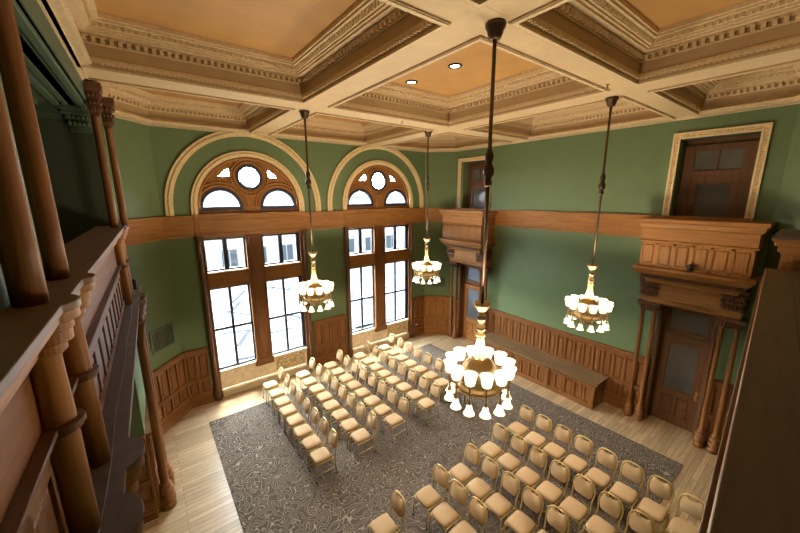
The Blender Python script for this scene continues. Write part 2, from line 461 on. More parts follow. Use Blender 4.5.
for ix in range(3):
    for iy in range(3):
        P = offset(ROOM, .06)
        P = clip(P, 1, 0, xr[ix][1]); P = clip(P, -1, 0, -xr[ix][0]); P = clip(P, 0, 1, yr[iy][1]); P = clip(P, 0, -1, -yr[iy][0])
        s = MB(); s.ring(offset(P, -.05), offset(P, .012), ZC - .02, ZP); s.build('coffer_side', 'taupe', ceil)
        m = MB()
        m.ring(offset(P, -.03), offset(P, .02), ZC - .03, ZC + .0)
        for o, z0, z1 in ((.045, 7.80, 7.84), (.03, 7.84, 7.87), (.03, 8.03, 8.055), (.05, 8.115, 8.145), (.14, 8.145, 8.175), (.17, 8.175, 8.20), (.27, 8.255, 8.285), (.30, 8.285, 8.36)):
            m.ring(offset(P, .0), offset(P, o), z0, z1)
        m.ring(P, offset(P, .20), 8.20, 8.255)
        m.build('coffer_molding', 'creamtrim', ceil)
        d = MB()
        for (o, zz, sz, pitch, hz) in ((.055, 8.055, .045, .095, .06), (.215, 8.205, .045, .075, .045), (.265, 8.315, .05, .08, .04), (.035, 7.785, .03, .06, .045)):
            Q = offset(P, o); n = len(Q)
            for i in range(n):
                a, c2 = Vector(Q[i]), Vector(Q[(i + 1) % n]); t = c2 - a; L = t.length; t.normalize(); nn = Vector((-t.y, t.x))
                k = int(L / pitch)
                if L < .3: continue
                for j in range(k):
                    p = a + t * ((j + .5) * L / k); h = sz / 2
                    c4 = [p - t * h - nn * .05, p + t * h - nn * .05, p + t * h + nn * h * .9, p - t * h + nn * h * .9]
                    if zz in (8.055, 7.785):
                        d.hexa([(q.x, q.y, zz) for q in c4], [(q.x, q.y, zz + hz) for q in c4])
                    else:
                        c5 = [p - t * h * .5 - nn * .05, p + t * h * .5 - nn * .05, p + t * h * .5 + nn * h * .5, p - t * h * .5 + nn * h * .5]
                        d.hexa([(q.x, q.y, zz) for q in c5], [(q.x, q.y, zz + hz) for q in c4])
        d.build('dentil_row', 'creamtrim', ceil, recalc=False)
        pn = MB(); pn.prism(offset(P, .25), ZP - .012, ZP + .015); pn.build('coffer_panel', 'orange', ceil)

# ------------------------------------------------------------------ windows
def tri_curved(sgn):
    t = [(.50, 6.52), (.86, 6.51), (.76, 6.62), (.64, 6.72), (.52, 6.80), (.49, 6.66)]
    return [(-u, z) for u, z in t][::-1] if sgn < 0 else t
def make_window(idx, c):
    K = -.05                # the lights sit a little left of the arch centre line
    w = struct(empty('window_%d' % idx, (c, YW, 0)))
    F = lambda u, z, d: (u, d, z)           # d<0 is toward the room
    # arched head: wooden plate pierced by a round light, two half-round lights and two spandrel lights
    semi = lambda s: [(s * .80 - .5, 5.68), (s * .80 + .5, 5.68)] + arc(s * .80, 5.68, .5, 0, PI, 20)[1:-1]
    hole = [circ(0, 6.53, .30), semi(-1), semi(1), tri_curved(-1), tri_curved(1)]
    t = MB(); t.plate([(-RA_ - .03, 5.5), (RA_ + .03, 5.5)] + arc(0, ZA, RA_ + .03, 0, PI, 40), hole, .06, .14, F); t.build('arch_head', 'oak_z', w)
    rm = MB()
    T3 = lambda pts, d: [(u, d, z) for u, z in pts]
    for s in (-1, 1):
        for rr, wd in ((.70, .034), (.62, .022)): rm.tube(T3(arc(s * .80, 5.68, rr, .0, PI, 26), .045), wd, 6)
    for rr, wd in ((.51, .034), (.43, .022)): rm.tube(T3(circ(0, 6.53, rr, 30), .045), wd, 6, closed=True)
    rm.tube(T3(arc(0, ZA, RA_ - .05, 0, PI, 44), .03), .04, 6)
    rm.build('arch_tracery', 'oak_z', w)
    sh = MB(); sh.ring(circ(0, 6.53, .37), circ(0, 6.53, .285), .04, .13, F)
    for s in (-1, 1):
        o = [(s * .80 - .56, 5.60), (s * .80 + .56, 5.60)] + arc(s * .80, 5.68, .56, 0, PI, 20)
        i = [(s * .80 - .47, 5.71), (s * .80 + .47, 5.71)] + arc(s * .80, 5.68, .47, 0.06, PI - .06, 20)
        sh.ring(o, i, .05, .13, F)
        tr = tri_curved(s); cx = sum(p[0] for p in tr) / 6; cz = sum(p[1] for p in tr) / 6
        sh.ring(tr, [(cx + (p[0] - cx) * .8, cz + (p[1] - cz) * .8) for p in tr], .06, .13, F)
    sh.build('sash', 'navy', w)
    for q in hole:
        g = MB(); g.prism(q, .10, .106, F); g.build('pane', 'glass', w)
    # rectangular frame below
    f = MB()
    for s in (-1, 1):
        f.box(s * 1.36, s * RW, -.01, .2, .02, 5.5)
        f.box(s * 1.36, s * 1.39, -.03, .1, .85, 5.0)
    f.build('frame', 'oakd_z', w, .006)
    mu = MB(); mu.box(K - .24, K + .24, -.02, .2, .75, 5.0); mu.box(K - .18, K + .18, -.04, 0, 1.0, 4.85)
    mu.box(K - .24, K - .20, -.05, 0, .75, 5.0); mu.box(K + .20, K + .24, -.05, 0, .75, 5.0); mu.box(K - .28, K + .28, -.07, .1, .68, .90); mu.box(K - .11, K + .11, -.055, 0, 1.1, 4.75)
    mu.build('mullion', 'oakd_z', w, .006)
    tm = MB()
    for s in (-1, 1):
        a, e2 = (K + .24, 1.38) if s > 0 else (-1.38, K - .24)
        tm.box(a, e2, 0, .2, 3.42, 3.86); tm.box(a, e2, -.02, .1, 3.80, 3.86); tm.box(a, e2, -.03, .1, 3.40, 3.46); tm.box(a + .1, e2 - .1, -.015, .1, 3.53, 3.75)
        tm.box(a, e2, 0, .2, 4.84, 5.0)
    tm.build('transom', 'oak_x', w, .005)
    en = MB(); en.box(-RW, RW, -.045, .2, 4.98, 5.44); en.box(-1.45, 1.45, -.06, 0, 5.06, 5.34); en.box(-RW, RW, -.075, .1, 4.93, 4.99); en.box(-RW, RW, -.11, .1, 5.43, 5.51)
    en.build('entablature', 'oak_x', w, .006)
    for s in (-1, 1):
        u0, u1 = (K + .20, K + 1.40) if s > 0 else (K - 1.38, K - .20)
        for kind, z0, z1 in (('top', 3.88, 4.83), ('low', .86, 3.40)):
            sa = MB(); d0, d1 = .07, .13
            sa.box(u0, u0 + .085, d0, d1, z0, z1); sa.box(u1 - .085, u1, d0, d1, z0, z1); sa.box(u0, u1, d0, d1, z0, z0 + .06); sa.box(u0, u1, d0, d1, z1 - .05, z1)
            um = (u0 + u1) / 2; sa.box(um - .036, um + .036, d0 - .004, d1, z0, z1)
            if kind == 'low': sa.box(u0, u1, d0 - .01, d1, 2.09, 2.17)
            else: sa.box(um - .06, um + .06, d0 - .01, d1, z0, z1)
            sa.build('sash', 'navy', w)
            g = MB(); g.box(u0 + .02, u1 - .02, .10, .106, z0 + .02, z1 - .02); g.build('pane', 'glass', w)
    st = MB(); st.box(-1.36, 1.36, .02, .2, .24, .80); st.box(-1.36, 1.36, -.04, .2, .78, .85); st.build('stone_apron', 'stone', w, .006)
    pn = MB(); pn.box(.30, 1.28, .005, .02, .30, .74); pn.build('mosaic_panel', 'marble', w)
    sp = MB(); sp.box(-1.36, 1.36, -.075, .2, .0, .19); sp.build('stone_step', 'stonestep', w, .01)
    for s in (-1, 1):
        cl = MB(); u = s * 1.50
        cl.lathe([(.11, .0), (.11, .12), (.12, .16), (.115, .25), (.085, .29), (.095, .34), (.07, .40), (.058, .45), (.055, 4.72), (.075, 4.75), (.06, 4.79), (.085, 4.90), (.09, 4.93)], (u, -.06, .002), 14)
        cl.build('colonnette', 'brown_z', w)
    # cream mouldings round the arch
    am = MB()
    for r0, r1, d in ((RA_ - .01, RA_ + .04, -.05), (RA_ + .10, RA_ + .15, -.06), (1.96, 2.01, -.05), (2.08, 2.14, -.06)):
        o = [(r1, 5.5)] + arc(0, ZA, r1, 0, PI, 48) + [(-r1, 5.5)]; i = [(r0, 5.5)] + arc(0, ZA, r0, 0, PI, 48) + [(-r0, 5.5)]
        am.band(o, i, d, .0, F)
    for r in (RA_ + .07, 2.045):
        n = int(PI * r / .062)
        for k in range(n):
            a = PI * (k + .5) / n; am.ball((r * math.cos(a), -.045, ZA + r * math.sin(a)), .042, 1, 1, 1, 6, 4)
        for k in range(3):
            for sg in (-1, 1): am.ball((sg * r, -.045, ZA - .03 - k * .06), .042, 1, 1, 1, 6, 4)
    am.build('arch_molding', 'archcream', w, recalc=False)
for i, c in enumerate(WC): make_window(i + 1, c)

# ------------------------------------------------------------------ doors in the right wall
def door_leaf(bb, u0, u1, z0, z1, d):   # frame bars
    bb.box(u0, u1, d, d + .05, z0, z1)
def make_door(idx, c):
    e = struct(empty('door_%d' % idx, (XR, c, 0), PI / 2))   # local x = +y world, local y = into room
    f = MB()
    for s in (-1, 1): f.box(s * .50, s * .57, -.5, .02, .0, 3.28); f.box(s * .455, s * .51, -.30, -.18, .0, 3.25)
    f.box(-.57, .57, -.5, .02, 3.2, 3.28); f.box(-.5, .5, -.3, -.18, 2.40, 2.50); f.build('frame', 'brown_z' if idx == 1 else 'oakd_z', e, .006)  # far door's frame lightened along with its leaf, as painted-in light
    l = MB(); d0, d1 = -.28, -.225
    for s in (-1, 1): l.box(s * .30, s * .46, d0, d1, .01, 2.40)
    l.box(-.30, .30, d0, d1, 2.22, 2.40); l.box(-.30, .30, d0, d1, .01, .22); l.box(-.30, .30, d0, d1, .80, .98); l.box(-.04, .04, d0, d1, .22, .8)
    l.box(-.30, .30, d0 + .003, d0 + .02, .1, .9); l.box(-.26, -.07, d0, d1 - .012, .28, .48); l.box(.07, .26, d0, d1 - .012, .28, .48); l.box(-.26, -.07, d0, d1 - .012, .54, .75); l.box(.07, .26, d0, d1 - .012, .54, .75)
    lf = l.build('leaf', 'brown_z' if idx == 1 else 'oak_z', e, .006)  # far leaf in paler oak: light falling on it put into the colour
    g = MB(); g.box(-.31, .31, -.265, -.255, .97, 2.24); g.build('pane', 'blackglass' if idx == 1 else 'glass_blue_reflection', e)
    g = MB(); g.box(-.36, .36, -.265, -.255, 2.58, 3.12); g.build('transom_pane', 'blackglass' if idx == 1 else 'glass_blue_reflection', e)
    t = MB(); t.box(-.46, -.36, -.28, -.22, 2.5, 3.2); t.box(.36, .46, -.28, -.22, 2.5, 3.2); t.box(-.36, .36, -.28, -.22, 2.5, 2.6); t.box(-.36, .36, -.28, -.22, 3.1, 3.2); t.build('transom_frame', 'brown_z', e, .005)
    h = MB(); h.box(-.42, -.37, -.225, -.215, .88, 1.12); h.tube([(-.395, -.22, 1.0), (-.395, -.17, 1.0)], .012); h.ball((-.395, -.155, 1.0), .032, 1, 1, 1, 10, 6); h.build('handle', 'gilt', e)
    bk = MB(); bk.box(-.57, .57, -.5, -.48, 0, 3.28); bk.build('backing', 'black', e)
    if idx == 2:
        for ch in e.children:
            if ch.name.split('.')[0] not in ('frame', 'backing'): ch.location.y = .14
for i, c in enumerate(PC): make_door(i + 1, c)
def make_upper_door(idx, c):
    e = struct(empty('door_%d' % idx, (XR, c, 0), PI / 2))
    m = MB()
    for r0, r1, d in ((.66, .70, .05), (.70, .76, .03), (.76, .80, .06)):
        o = [(-r1, 5.3), (-r1, 6.60 + r1), (r1, 6.60 + r1), (r1, 5.3)]; i = [(-r0, 5.3), (-r0, 6.60 + r0), (r0, 6.60 + r0), (r0, 5.3)]
        m.band(o, i, 0, d, lambda u, z, dd: (u, dd, z))
    n = 34
    for k in range(n):
        z = 5.45 + (k + .5) * (1.85 / n)
        for s in (-1, 1): m.ball((s * .73, .03, z), .026, 1, .8, 1, 6, 4)
    for k in range(24): m.ball((-.66 + (k + .5) * 1.32 / 24, .03, 7.33), .026, 1, .8, 1, 6, 4)
    m.build('architrave', 'archcream', e, recalc=False)
    rv = MB()
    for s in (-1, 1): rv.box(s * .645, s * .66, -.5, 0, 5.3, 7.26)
    rv.box(-.66, .66, -.5, 0, 7.245, 7.26); rv.build('reveal', 'green_in_shade', e)  # sides darker than the wall, their shade painted into the green
    l = MB(); a, d = -.36, -.30
    for s in (-1, 1): l.box(s * .42, s * .62, a, d, 5.3, 7.12); l.box(s * .30, s * .42, a, d - .012, 5.3, 6.42)
    l.box(-.42, .42, a, d, 6.98, 7.12); l.box(-.42, .42, a, d, 6.42, 6.54); l.box(-.30, .30, a, d - .012, 6.24, 6.42); l.box(-.015, .015, a, d - .01, 6.54, 6.98)
    l.box(-.30, .30, a, d - .012, 5.3, 5.48)
    l.box(-.62, .62, a - .02, a, 7.12, 7.26); l.build('leaf', 'brown_z', e, .006)
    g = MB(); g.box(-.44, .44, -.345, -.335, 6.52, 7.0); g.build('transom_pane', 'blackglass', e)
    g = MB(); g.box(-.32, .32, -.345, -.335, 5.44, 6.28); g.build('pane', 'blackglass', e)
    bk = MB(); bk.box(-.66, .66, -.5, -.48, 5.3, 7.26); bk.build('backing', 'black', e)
make_upper_door(3, PC[0] + .02); make_upper_door(4, PC[1] + .1)

# ------------------------------------------------------------------ door portals on the right wall
def make_portal(c, label, panels=6):
    e = empty('portal', (XR, c, 0), PI / 2)
    tag(e, label, 'door surround', 'carved wooden portals on the right wall')
    hw = .97; V = .74                       # half width of the attic, its projection
    a = MB(); a.box(-hw, hw, .0, V, 4.30, 4.92); a.build('attic', 'oak_z', e, .004)
    n = panels; w = 2 * hw / n
    for i in range(n):
        u = -hw + i * w
        p = MB(); p.hexa([(u + .06, V, 4.40), (u + w - .06, V, 4.40), (u + w - .085, V + .022, 4.425), (u + .085, V + .022, 4.425)],
                         [(u + .06, V, 4.84), (u + w - .06, V, 4.84), (u + w - .085, V + .022, 4.815), (u + .085, V + .022, 4.815)])
        p.build('attic_panel', 'oak_z', e)
    st = MB()
    for i in range(n + 1):
        u = -hw + i * w; st.box(max(-hw, u - .035), min(hw, u + .035), V - .01, V + .02, 4.31, 4.9)
    st.box(-hw, hw, V - .01, V + .02, 4.84, 4.92); st.box(-hw, hw, V - .01, V + .02, 4.30, 4.38); st.build('attic_stile', 'oak_z', e, .004)
    t = MB(); t.stack(-hw, hw, .0, V, [(.03, 4.90), (.05, 4.93), (.02, 4.96), (.02, 5.22), (.06, 5.25), (.09, 5.34), (.13, 5.37), (.13, 5.44)]); t.build('attic_cornice', 'oak_x', e, .004)
    k = MB(); k.stack(-hw + .15, hw - .15, .0, V - .14, [(.0, 3.90), (.02, 3.95), (.02, 3.99), (.10, 4.02), (.12, 4.10), (.17, 4.13), (.22, 4.22), (.25, 4.25), (.25, 4.30), (.16, 4.33)])
    k.build('cornice', 'oak_x', e, .004)
    dn = MB(); m = 46
    for i in range(m):
        u = -hw + .06 + (i + .5) * (2 * hw - .12) / m; dn.box(u - .012, u + .012, V - .14 + .1, V - .14 + .145, 4.03, 4.10)
    dn.build('dentil_row', 'carved', e, recalc=False)
    fz = MB(); fz.box(-hw + .06, hw - .06, 0, .48, 3.50, 3.92); fz.build('frieze', 'oak_x', e)
    ar = MB(); ar.stack(-hw + .07, hw - .07, 0, .36, [(.0, 3.34), (.02, 3.38), (.02, 3.46), (.06, 3.50), (.06, 3.54)]); ar.build('architrave', 'oak_x', e, .004)
    for s in (-1, 1):
        cs = MB(); u = s * .76
        cs.stack(u - .15, u + .15, .1, .50, [(.0, 3.54), (.02, 3.66), (.01, 3.68), (.035, 3.80), (.025, 3.82), (.05, 3.95), (.07, 3.97), (.07, 4.01)])
        for r, (z, o) in enumerate(((3.61, .012), (3.74, .024), (3.88, .04))):
            for i in range(5): cs.ball((u - .16 + (i + .5) * .064, .50 + o + .012, z), .036, 1, .8, 1.3, 6, 4)
            for sd in (-1, 1):
                for i in range(5): cs.ball((u + sd * (.15 + o + .01), .16 + i * .08, z), .036, .8, 1, 1.3, 6, 4)
        cs.build('console', 'carved', e)
        cap = MB(); cu = s * .765
        cap.stack(cu - .16, cu + .16, .12, .27, [(.0, 3.08), (.03, 3.12), (.02, 3.16), (.07, 3.24), (.09, 3.26), (.09, 3.33)])
        for i in range(6):
            for z, o in ((3.13, .02), (3.20, .05)): cap.ball((cu - .17 + (i + .5) * .057, .27 + o, z), .03, 1, .8, 1.2, 6, 4)
        cap.build('capital', 'carved', e)
        bsb = MB(); bsb.box(s * .58, s * .96, .0, .12, 0, 3.34); bsb.build('pier', 'green' if False else 'oakd_z', e) if False else None
        for q in (.635, .895):
            cl = MB(); cl.lathe([(.105, .0), (.105, .10), (.09, .102), (.105, .13), (.105, .22), (.085, .225), (.098, .26), (.098, .33), (.07, .335), (.08, .38), (.078, .42), (.055, .43), (.054, .5), (.052, 1.6), (.046, 3.04), (.060, 3.06), (.046, 3.09)], (s * q, .235, .001), 16)
            cl.build('column', 'oakd_z', e)
    ja = MB()
    for s in (-1, 1): ja.box(s * .50, s * .58, 0, .10, .0, 3.34); ja.box(s * .52, s * .555, 0, .13, .0, 3.34)
    ja.box(-.58, .58, 0, .10, 3.22, 3.34); ja.build('jamb', 'brown_z', e, .006)
    return e
make_portal(PC[0] - .03, 'orange-brown carved portal with paired columns, near end of the bench, beside the wooden rail')
make_portal(PC[1], 'orange-brown carved portal with paired columns in the far corner by the windows', 16)
# small dark camera on the near portal
t = empty('security_camera', (9.50, 1.93, 4.33))
tag(t, 'small black dome camera on the cornice of the near portal', 'camera')
b = MB(); b.lathe([(.06, 0), (.06, .03), (.04, .05)], (0, 0, .001), 12); b.build('mount', 'black', t)
b = MB(); b.ball((0, 0, .10), .075, 1, 1, .85, 12, 8); b.build('dome', 'black', t)

# ------------------------------------------------------------------ bench along the right wall
e = empty('bench', (9.93, 5.55, 0))
tag(e, 'long panelled wooden box bench along the right wall under the teal green paint', 'bench')
y0, y1 = -2.02, 2.08; xf, xb = -.38, .33
b = MB(); b.box(xf - .06, xb, y0 - .06, y1 + .03, .76, .81); b.build('top', 'bench_top', e, .01)
b = MB(); b.box(xf + .03, xb, y0 + .03, y1, .02, .76); b.build('body', 'oakd_z', e)
b = MB(); b.box(xf - .01, xb, y0, y1, .001, .10); b.box(xf + .005, xb, y0 + .012, y1, .68, .76); b.build('plinth', 'oakd_y', e, .006)
n = 14; w = (y1 - y0) / n
for i in range(n):
    y = y0 + i * w
    b = MB(); b.hexa([(xf + .03, y + .05, .16), (xf + .03, y + w - .05, .16), (xf + .03, y + w - .05, .62), (xf + .03, y + .05, .62)],
                     [(xf + .012, y + .07, .19), (xf + .012, y + w - .07, .19), (xf + .012, y + w - .07, .59), (xf + .012, y + .07, .59)]); b.build('front_panel', 'oakd_z', e)
b = MB()
for i in range(n + 1): b.box(xf - .012, xf + .04, y0 + max(.012, i * w - .035), y0 + min(y1 - y0, i * w + .035), .1, .7)
b.box(xf - .014, xf + .04, y0 + .01, y1, .62, .7); b.box(xf - .014, xf + .04, y0 + .01, y1, .1, .155)
for k in range(3): b.box(xf + .06 + k * .27, xf + .12 + k * .27, y0 + .012, y0 + .04, .1, .7)
b.build('stile', 'oakd_z', e, .004)
for yy in (y0 + .06, y0 + 1.42, y0 + 2.75):
    b = MB(); b.box(xf - .04, xf + .04, yy - .06, yy + .06, .1, .62); b.box(xf - .055, xf + .04, yy - .08, yy + .08, .60, .72); b.build('pilaster', 'oakd_z', e, .006)

# ------------------------------------------------------------------ left gallery
g = empty('gallery', (GX, 0, 0), GA)
tag(g, 'brown wooden musicians gallery with paired columns along the left wall', 'gallery')
U0, U1 = .2, 8.72
PIL = (2.30, 2.93, 7.35, 7.95)
def bump_outline(u0, u1, v0, vmax, cs, r, vc):
    pts = [(v0, u0)]
    edge = [(vmax, u0)]
    for c in cs:
        h = math.sqrt(max(1e-6, r * r - (vmax - vc) ** 2)); a0 = math.atan2(-h, vmax - vc)
        edge += [(vc + r * math.cos(a0 + (-2 * a0) * i / 14), c + r * math.sin(a0 + (-2 * a0) * i / 14)) for i in range(15)]
    edge += [(vmax, u1)]
    return [(v0, u0)] + edge + [(v0, u1)]
def slab(bb, u0, u1, v0, v1, z0, z1, cs=(), r=.12, vc=-.12):
    bb.prism(bump_outline(u0, u1, v0, v1, [c for c in cs if u0 < c < u1], r, vc), z0, z1)
b = MB(); slab(b, U0, U1, -.40, .0, 5.46, 5.50, PIL, .165, -.115); b.build('ledge', 'ledge_wood', g, .005)
b = MB()
slab(b, U0, U1, -.40, -.02, 5.41, 5.46, PIL, .155, -.115); slab(b, U0, U1, -.40, -.06, 5.36, 5.41, PIL, .125, -.115); slab(b, U0, U1, -.38, -.10, 5.30, 5.36, PIL, .12, -.12); slab(b, U0, U1, -.38, -.12, 5.25, 5.30, PIL, .095, -.125)
b.build('ledge_molding', 'oak_y', g, .004)
b = MB(); b.box(-.40, -.17, U0, U1, 4.0, 5.42); b.build('parapet', 'oakd_y', g)
b = MB(); slab(b, U0, U1, -.38, -.115, 4.84, 4.87, PIL, .105, -.125); slab(b, U0, U1, -.38, -.14, 4.815, 4.84, PIL, .09, -.125); b.build('string_course', 'brown_y', g, .004)
pu = [(U0, PIL[0] - .14), (PIL[0] + .12, PIL[1] - .12), (PIL[1] + .14, PIL[2] - .14), (PIL[2] + .12, PIL[3] - .12), (PIL[3] + .14, U1)]
st = MB()
for a, c in pu:
    n = max(1, round((c - a) / .37)); w = (c - a) / n
    st.box(-.2, -.15, a, c, 4.69, 4.79); st.box(-.2, -.15, a, c, 4.20, 4.29)
    for i in range(n + 1): st.box(-.2, -.15, max(a, a + i * w - .04), min(c, a + i * w + .04), 4.2, 4.79)
    for i in range(n):
        p = MB(); p.hexa([(-.17, a + i * w + .07, 4.33), (-.17, a + i * w + w - .07, 4.33), (-.17, a + i * w + w - .07, 4.65), (-.17, a + i * w + .07, 4.65)],
                         [(-.162, a + i * w + .08, 4.34), (-.162, a + i * w + w - .08, 4.34), (-.162, a + i * w + w - .08, 4.64), (-.162, a + i * w + .08, 4.64)])
        p.build('parapet_panel', 'oakd_z', g)
st.build('parapet_stile', 'oakd_z', g, .004)
for u in PIL:
    p = MB(); p.lathe([(.072, 4.17), (.072, 4.79), (.072, 4.88), (.066, 5.22), (.08, 5.24), (.085, 5.27)], (-.125, u, 0), 18); p.build('pilaster', 'oak_z', g)
# shelf over the lower storey
b = MB(); slab(b, U0, 9.0, -.40, .035, 4.13, 4.17, PIL, .225, -.085); b.build('shelf', 'slate', g, .004)
b = MB(); slab(b, U0, 9.0, -.40, .02, 4.05, 4.13, PIL, .21, -.085); slab(b, U0, 9.0, -.40, -.03, 3.97, 4.05, PIL, .18, -.085); slab(b, U0, 9.0, -.40, -.08, 3.85, 3.97, PIL, .15, -.085)
b.build('shelf_molding', 'oakd_y', g, .004)
b = MB(); b.box(-.3, -.12, U0, 8.95, 3.3, 3.9); b.build('frieze', 'oakd_y', g)
for u in PIL:
    p = MB(); p.lathe([(.14, 0), (.14, .12), (.12, .122), (.145, .16), (.145, .28), (.11, .285), (.13, .32), (.13, .42), (.09, .425), (.105, .47), (.10, .52), (.074, .53), (.072, .6), (.062, 3.5), (.08, 3.53), (.066, 3.57), (.10, 3.75), (.13, 3.85)], (-.035 , u - .1, .001), 18); p.build('lower_column', 'oakd_z', g)
# upper columns
for u in PIL:
    v = -.123 if u < 5 else (-.12 if u < 7.6 else -.015)
    dz = -.09 if u < 7.6 else -.16
    k_ = 1.15 if u < 2.5 else 1.0
    p = MB(); p.lathe([(r_ * k_, z_) for r_, z_ in [(.056, 5.50), (.055, 5.8), (.055, 6.2), (.051, 7.28 + dz), (.062, 7.30 + dz), (.05, 7.33 + dz)]], (v, u, .0), 20); p.build('column', 'oakd_z', g)
    cp_ = MB(); cp_.stack(u - .05, u + .05, v - .06, v + .05, [(.0, 7.32 + dz), (.03, 7.44 + dz), (.02, 7.48 + dz), (.05, 7.64 + dz), (.08, 7.68 + dz), (.09, 7.78 + dz)])
    cc = MB()
    for (x, y, z) in cp_.v: cc.v.append((y, x, z))
    cc.f = cp_.f; cc.sm = cp_.sm
    for z, r in ((7.40 + dz, .075), (7.50 + dz, .09), (7.61 + dz, .11)):
        for i in range(9):
            a = -PI / 2 - .3 + (PI + .6) * i / 8; cc.ball((v + r * math.cos(a), u + r * math.sin(a), z), .026, 1, 1, 1.3, 6, 4)
    cc.build('capital', 'carved', g)
# architrave over the opening, with banded soffit, and its brackets
b = MB(); b.box(-.30, -.185, U0 - 2, PIL[3] + .08, 7.42, 7.74); b.build('architrave', 'greentrim', g)
b = MB(); b.box(-.85, -.24, OP[0] - .2, OP[1], 7.42, 7.6); b.box(-.85, -.78, OP[0], OP[1], 7.36, 7.45)
for v0, v1, dz in ((-.62, -.54, .05), (-.50, -.44, .03), (-.34, -.28, .03), (-.29, -.22, .06)): b.box(v0, v1, OP[0], OP[1], 7.42 - dz, 7.45)
b.build('soffit', 'greentrim', g, .006)
for s, u in ((1, OP[1]), (-1, OP[0])):
    k = MB()
    for o, z0, z1 in ((.03, 7.02, 7.12), (.06, 7.12, 7.20), (.09, 7.20, 7.28), (.14, 7.28, 7.34), (.18, 7.34, 7.40)): k.box(-.46 - o * .6, -.22 + o * .1, u, u - s * o, z0, z1)
    for i in range(5):
        for z in (7.15, 7.24): k.ball((-.47 + i * .055, u - s * .08, z), .028, 1, 1, 1.2, 6, 4)
    k.build('bracket', 'greentrim', g, .008)
# small dark box on the far end of the shelf
t = MB(); t.box(-.09, .06, -.10, .10, .001, .20); t.box(-.075, .045, -.108, -.10, .02, .18)
o = t.build('speaker', 'navy', None, .01); o.location = (*gl(-.08, 8.55), 4.171); tag(o, 'small dark navy box speaker standing at the far end of the gallery shelf', 'speaker')
# thin conduit that runs along the shelf
t = MB(); t.tube([(-.055 + .008 * math.sin(i * .9), .6 + i * .25, .012) for i in range(32)], .003, 6)
o = t.build('cable', 'greycable', None); o.location = (GX, 0, 4.171); o.rotation_euler = (0, 0, GA); tag(o, 'thin pale cable lying along the dark gallery shelf below the paired pilasters', 'cable')

# ------------------------------------------------------------------ near gallery rail (right foreground)
RA = 4.9 * PI / 180
r = empty('gallery_rail', (0, 0, 0), RA)
tag(r, 'wide dark brown wooden rail of the near gallery, foreground right', 'rail')
b = MB(); b.box(-.2, 6.8, -.75, -.005, 4.955, 5.0); b.build('top_board', 'rail_wood', r, .006)
b = MB(); b.box(-.2, 6.8, -.235, -.229, 4.9995, 5.0015); b.build('joint', 'black', r)
b = MB(); b.box(-.2, 6.8, -.7, -.02, 4.90, 4.955); b.box(-.2, 6.8, -.7, -.06, 4.0, 4.90); b.build('front', 'brown_x', r)
b = MB(); b.box(-.2, 6.8, -.06, -.001, 4.962, 4.994); b.build('nosing_highlight', 'oak_x', r, .01)  # pale oak strip paints the highlight along the rounded board edge
b = MB(); b.box(-.2, 6.8, -.10, .018, 4.86, 4.90); b.build('molding', 'brown_x', r, .006)
pd = empty('rail_pedestal', (6.97, 0, 0), 4.9 * PI / 180 * .4)
tag(pd, 'orange-brown panelled pedestal with grey top, behind the end of the near rail', 'pedestal')
b = MB(); b.box(.02, 1.6, -.9, .47, 4.0, 5.20); b.build('body', 'oak_z', pd)
b = MB()
for o_, z0, z1 in ((.02, 5.18, 5.22), (.05, 5.22, 5.30), (.09, 5.30, 5.37), (.12, 5.37, 5.40)): b.box(.02 - o_, 1.6, -.9, .47 + o_, z0, z1)
b.build('cornice', 'oak_y', pd, .008)
b = MB(); b.box(-.10, 1.6, -.9, .59, 5.40, 5.425); b.build('top', 'slate', pd)
b = MB(); b.box(0.005, .03, .36, .475, 4.0, 5.18); b.build('stile', 'oak_z', pd, .004)
b = MB(); b.box(0.005, .03, -.9, -.78, 4.0, 5.18); b.build('stile', 'oak_z', pd, .004)
b = MB(); b.box(0.012, .025, -.72, .34, 4.1, 5.12); b.build('panel', 'oakd_y', pd)

# ------------------------------------------------------------------ vents
def vent(p, q, u0, u1, z0, z1, label):
    loc, rz, L = run_frame(p, q); e = empty('wall_vent', loc, rz); tag(e, label, 'vent')
    f = MB(); f.ring([(u0, z0), (u1, z0), (u1, z1), (u0, z1)], [(u0 + .05, z0 + .05), (u1 - .05, z0 + .05), (u1 - .05, z1 - .05), (u0 + .05, z1 - .05)], .0, .025, lambda u, z, d: (u, d, z)); f.build('frame', 'greentrim', e)
    k = MB(); k.box(u0 + .04, u1 - .04, .001, .006, z0 + .04, z1 - .04); k.build('backing', 'grille', e)
    s = MB(); n = 9
    for i in range(1, n): u = u0 + (u1 - u0) * i / n; s.box(u - .012, u + .012, .005, .016, z0 + .04, z1 - .04)
    for i in range(1, 8): z = z0 + (z1 - z0) * i / 8; s.box(u0 + .04, u1 - .04, .005, .014, z - .01, z + .01)
    s.build('grille', 'grille', e)
vent(PTS[5], PTS[6], .18, .95, 2.10, 2.70, 'olive green wall grille above the wainscot at the left end')
vent(PTS[3], PTS[4], .30, 1.06, 2.12, 2.58, 'green wall grille behind the far chandelier in the right corner')

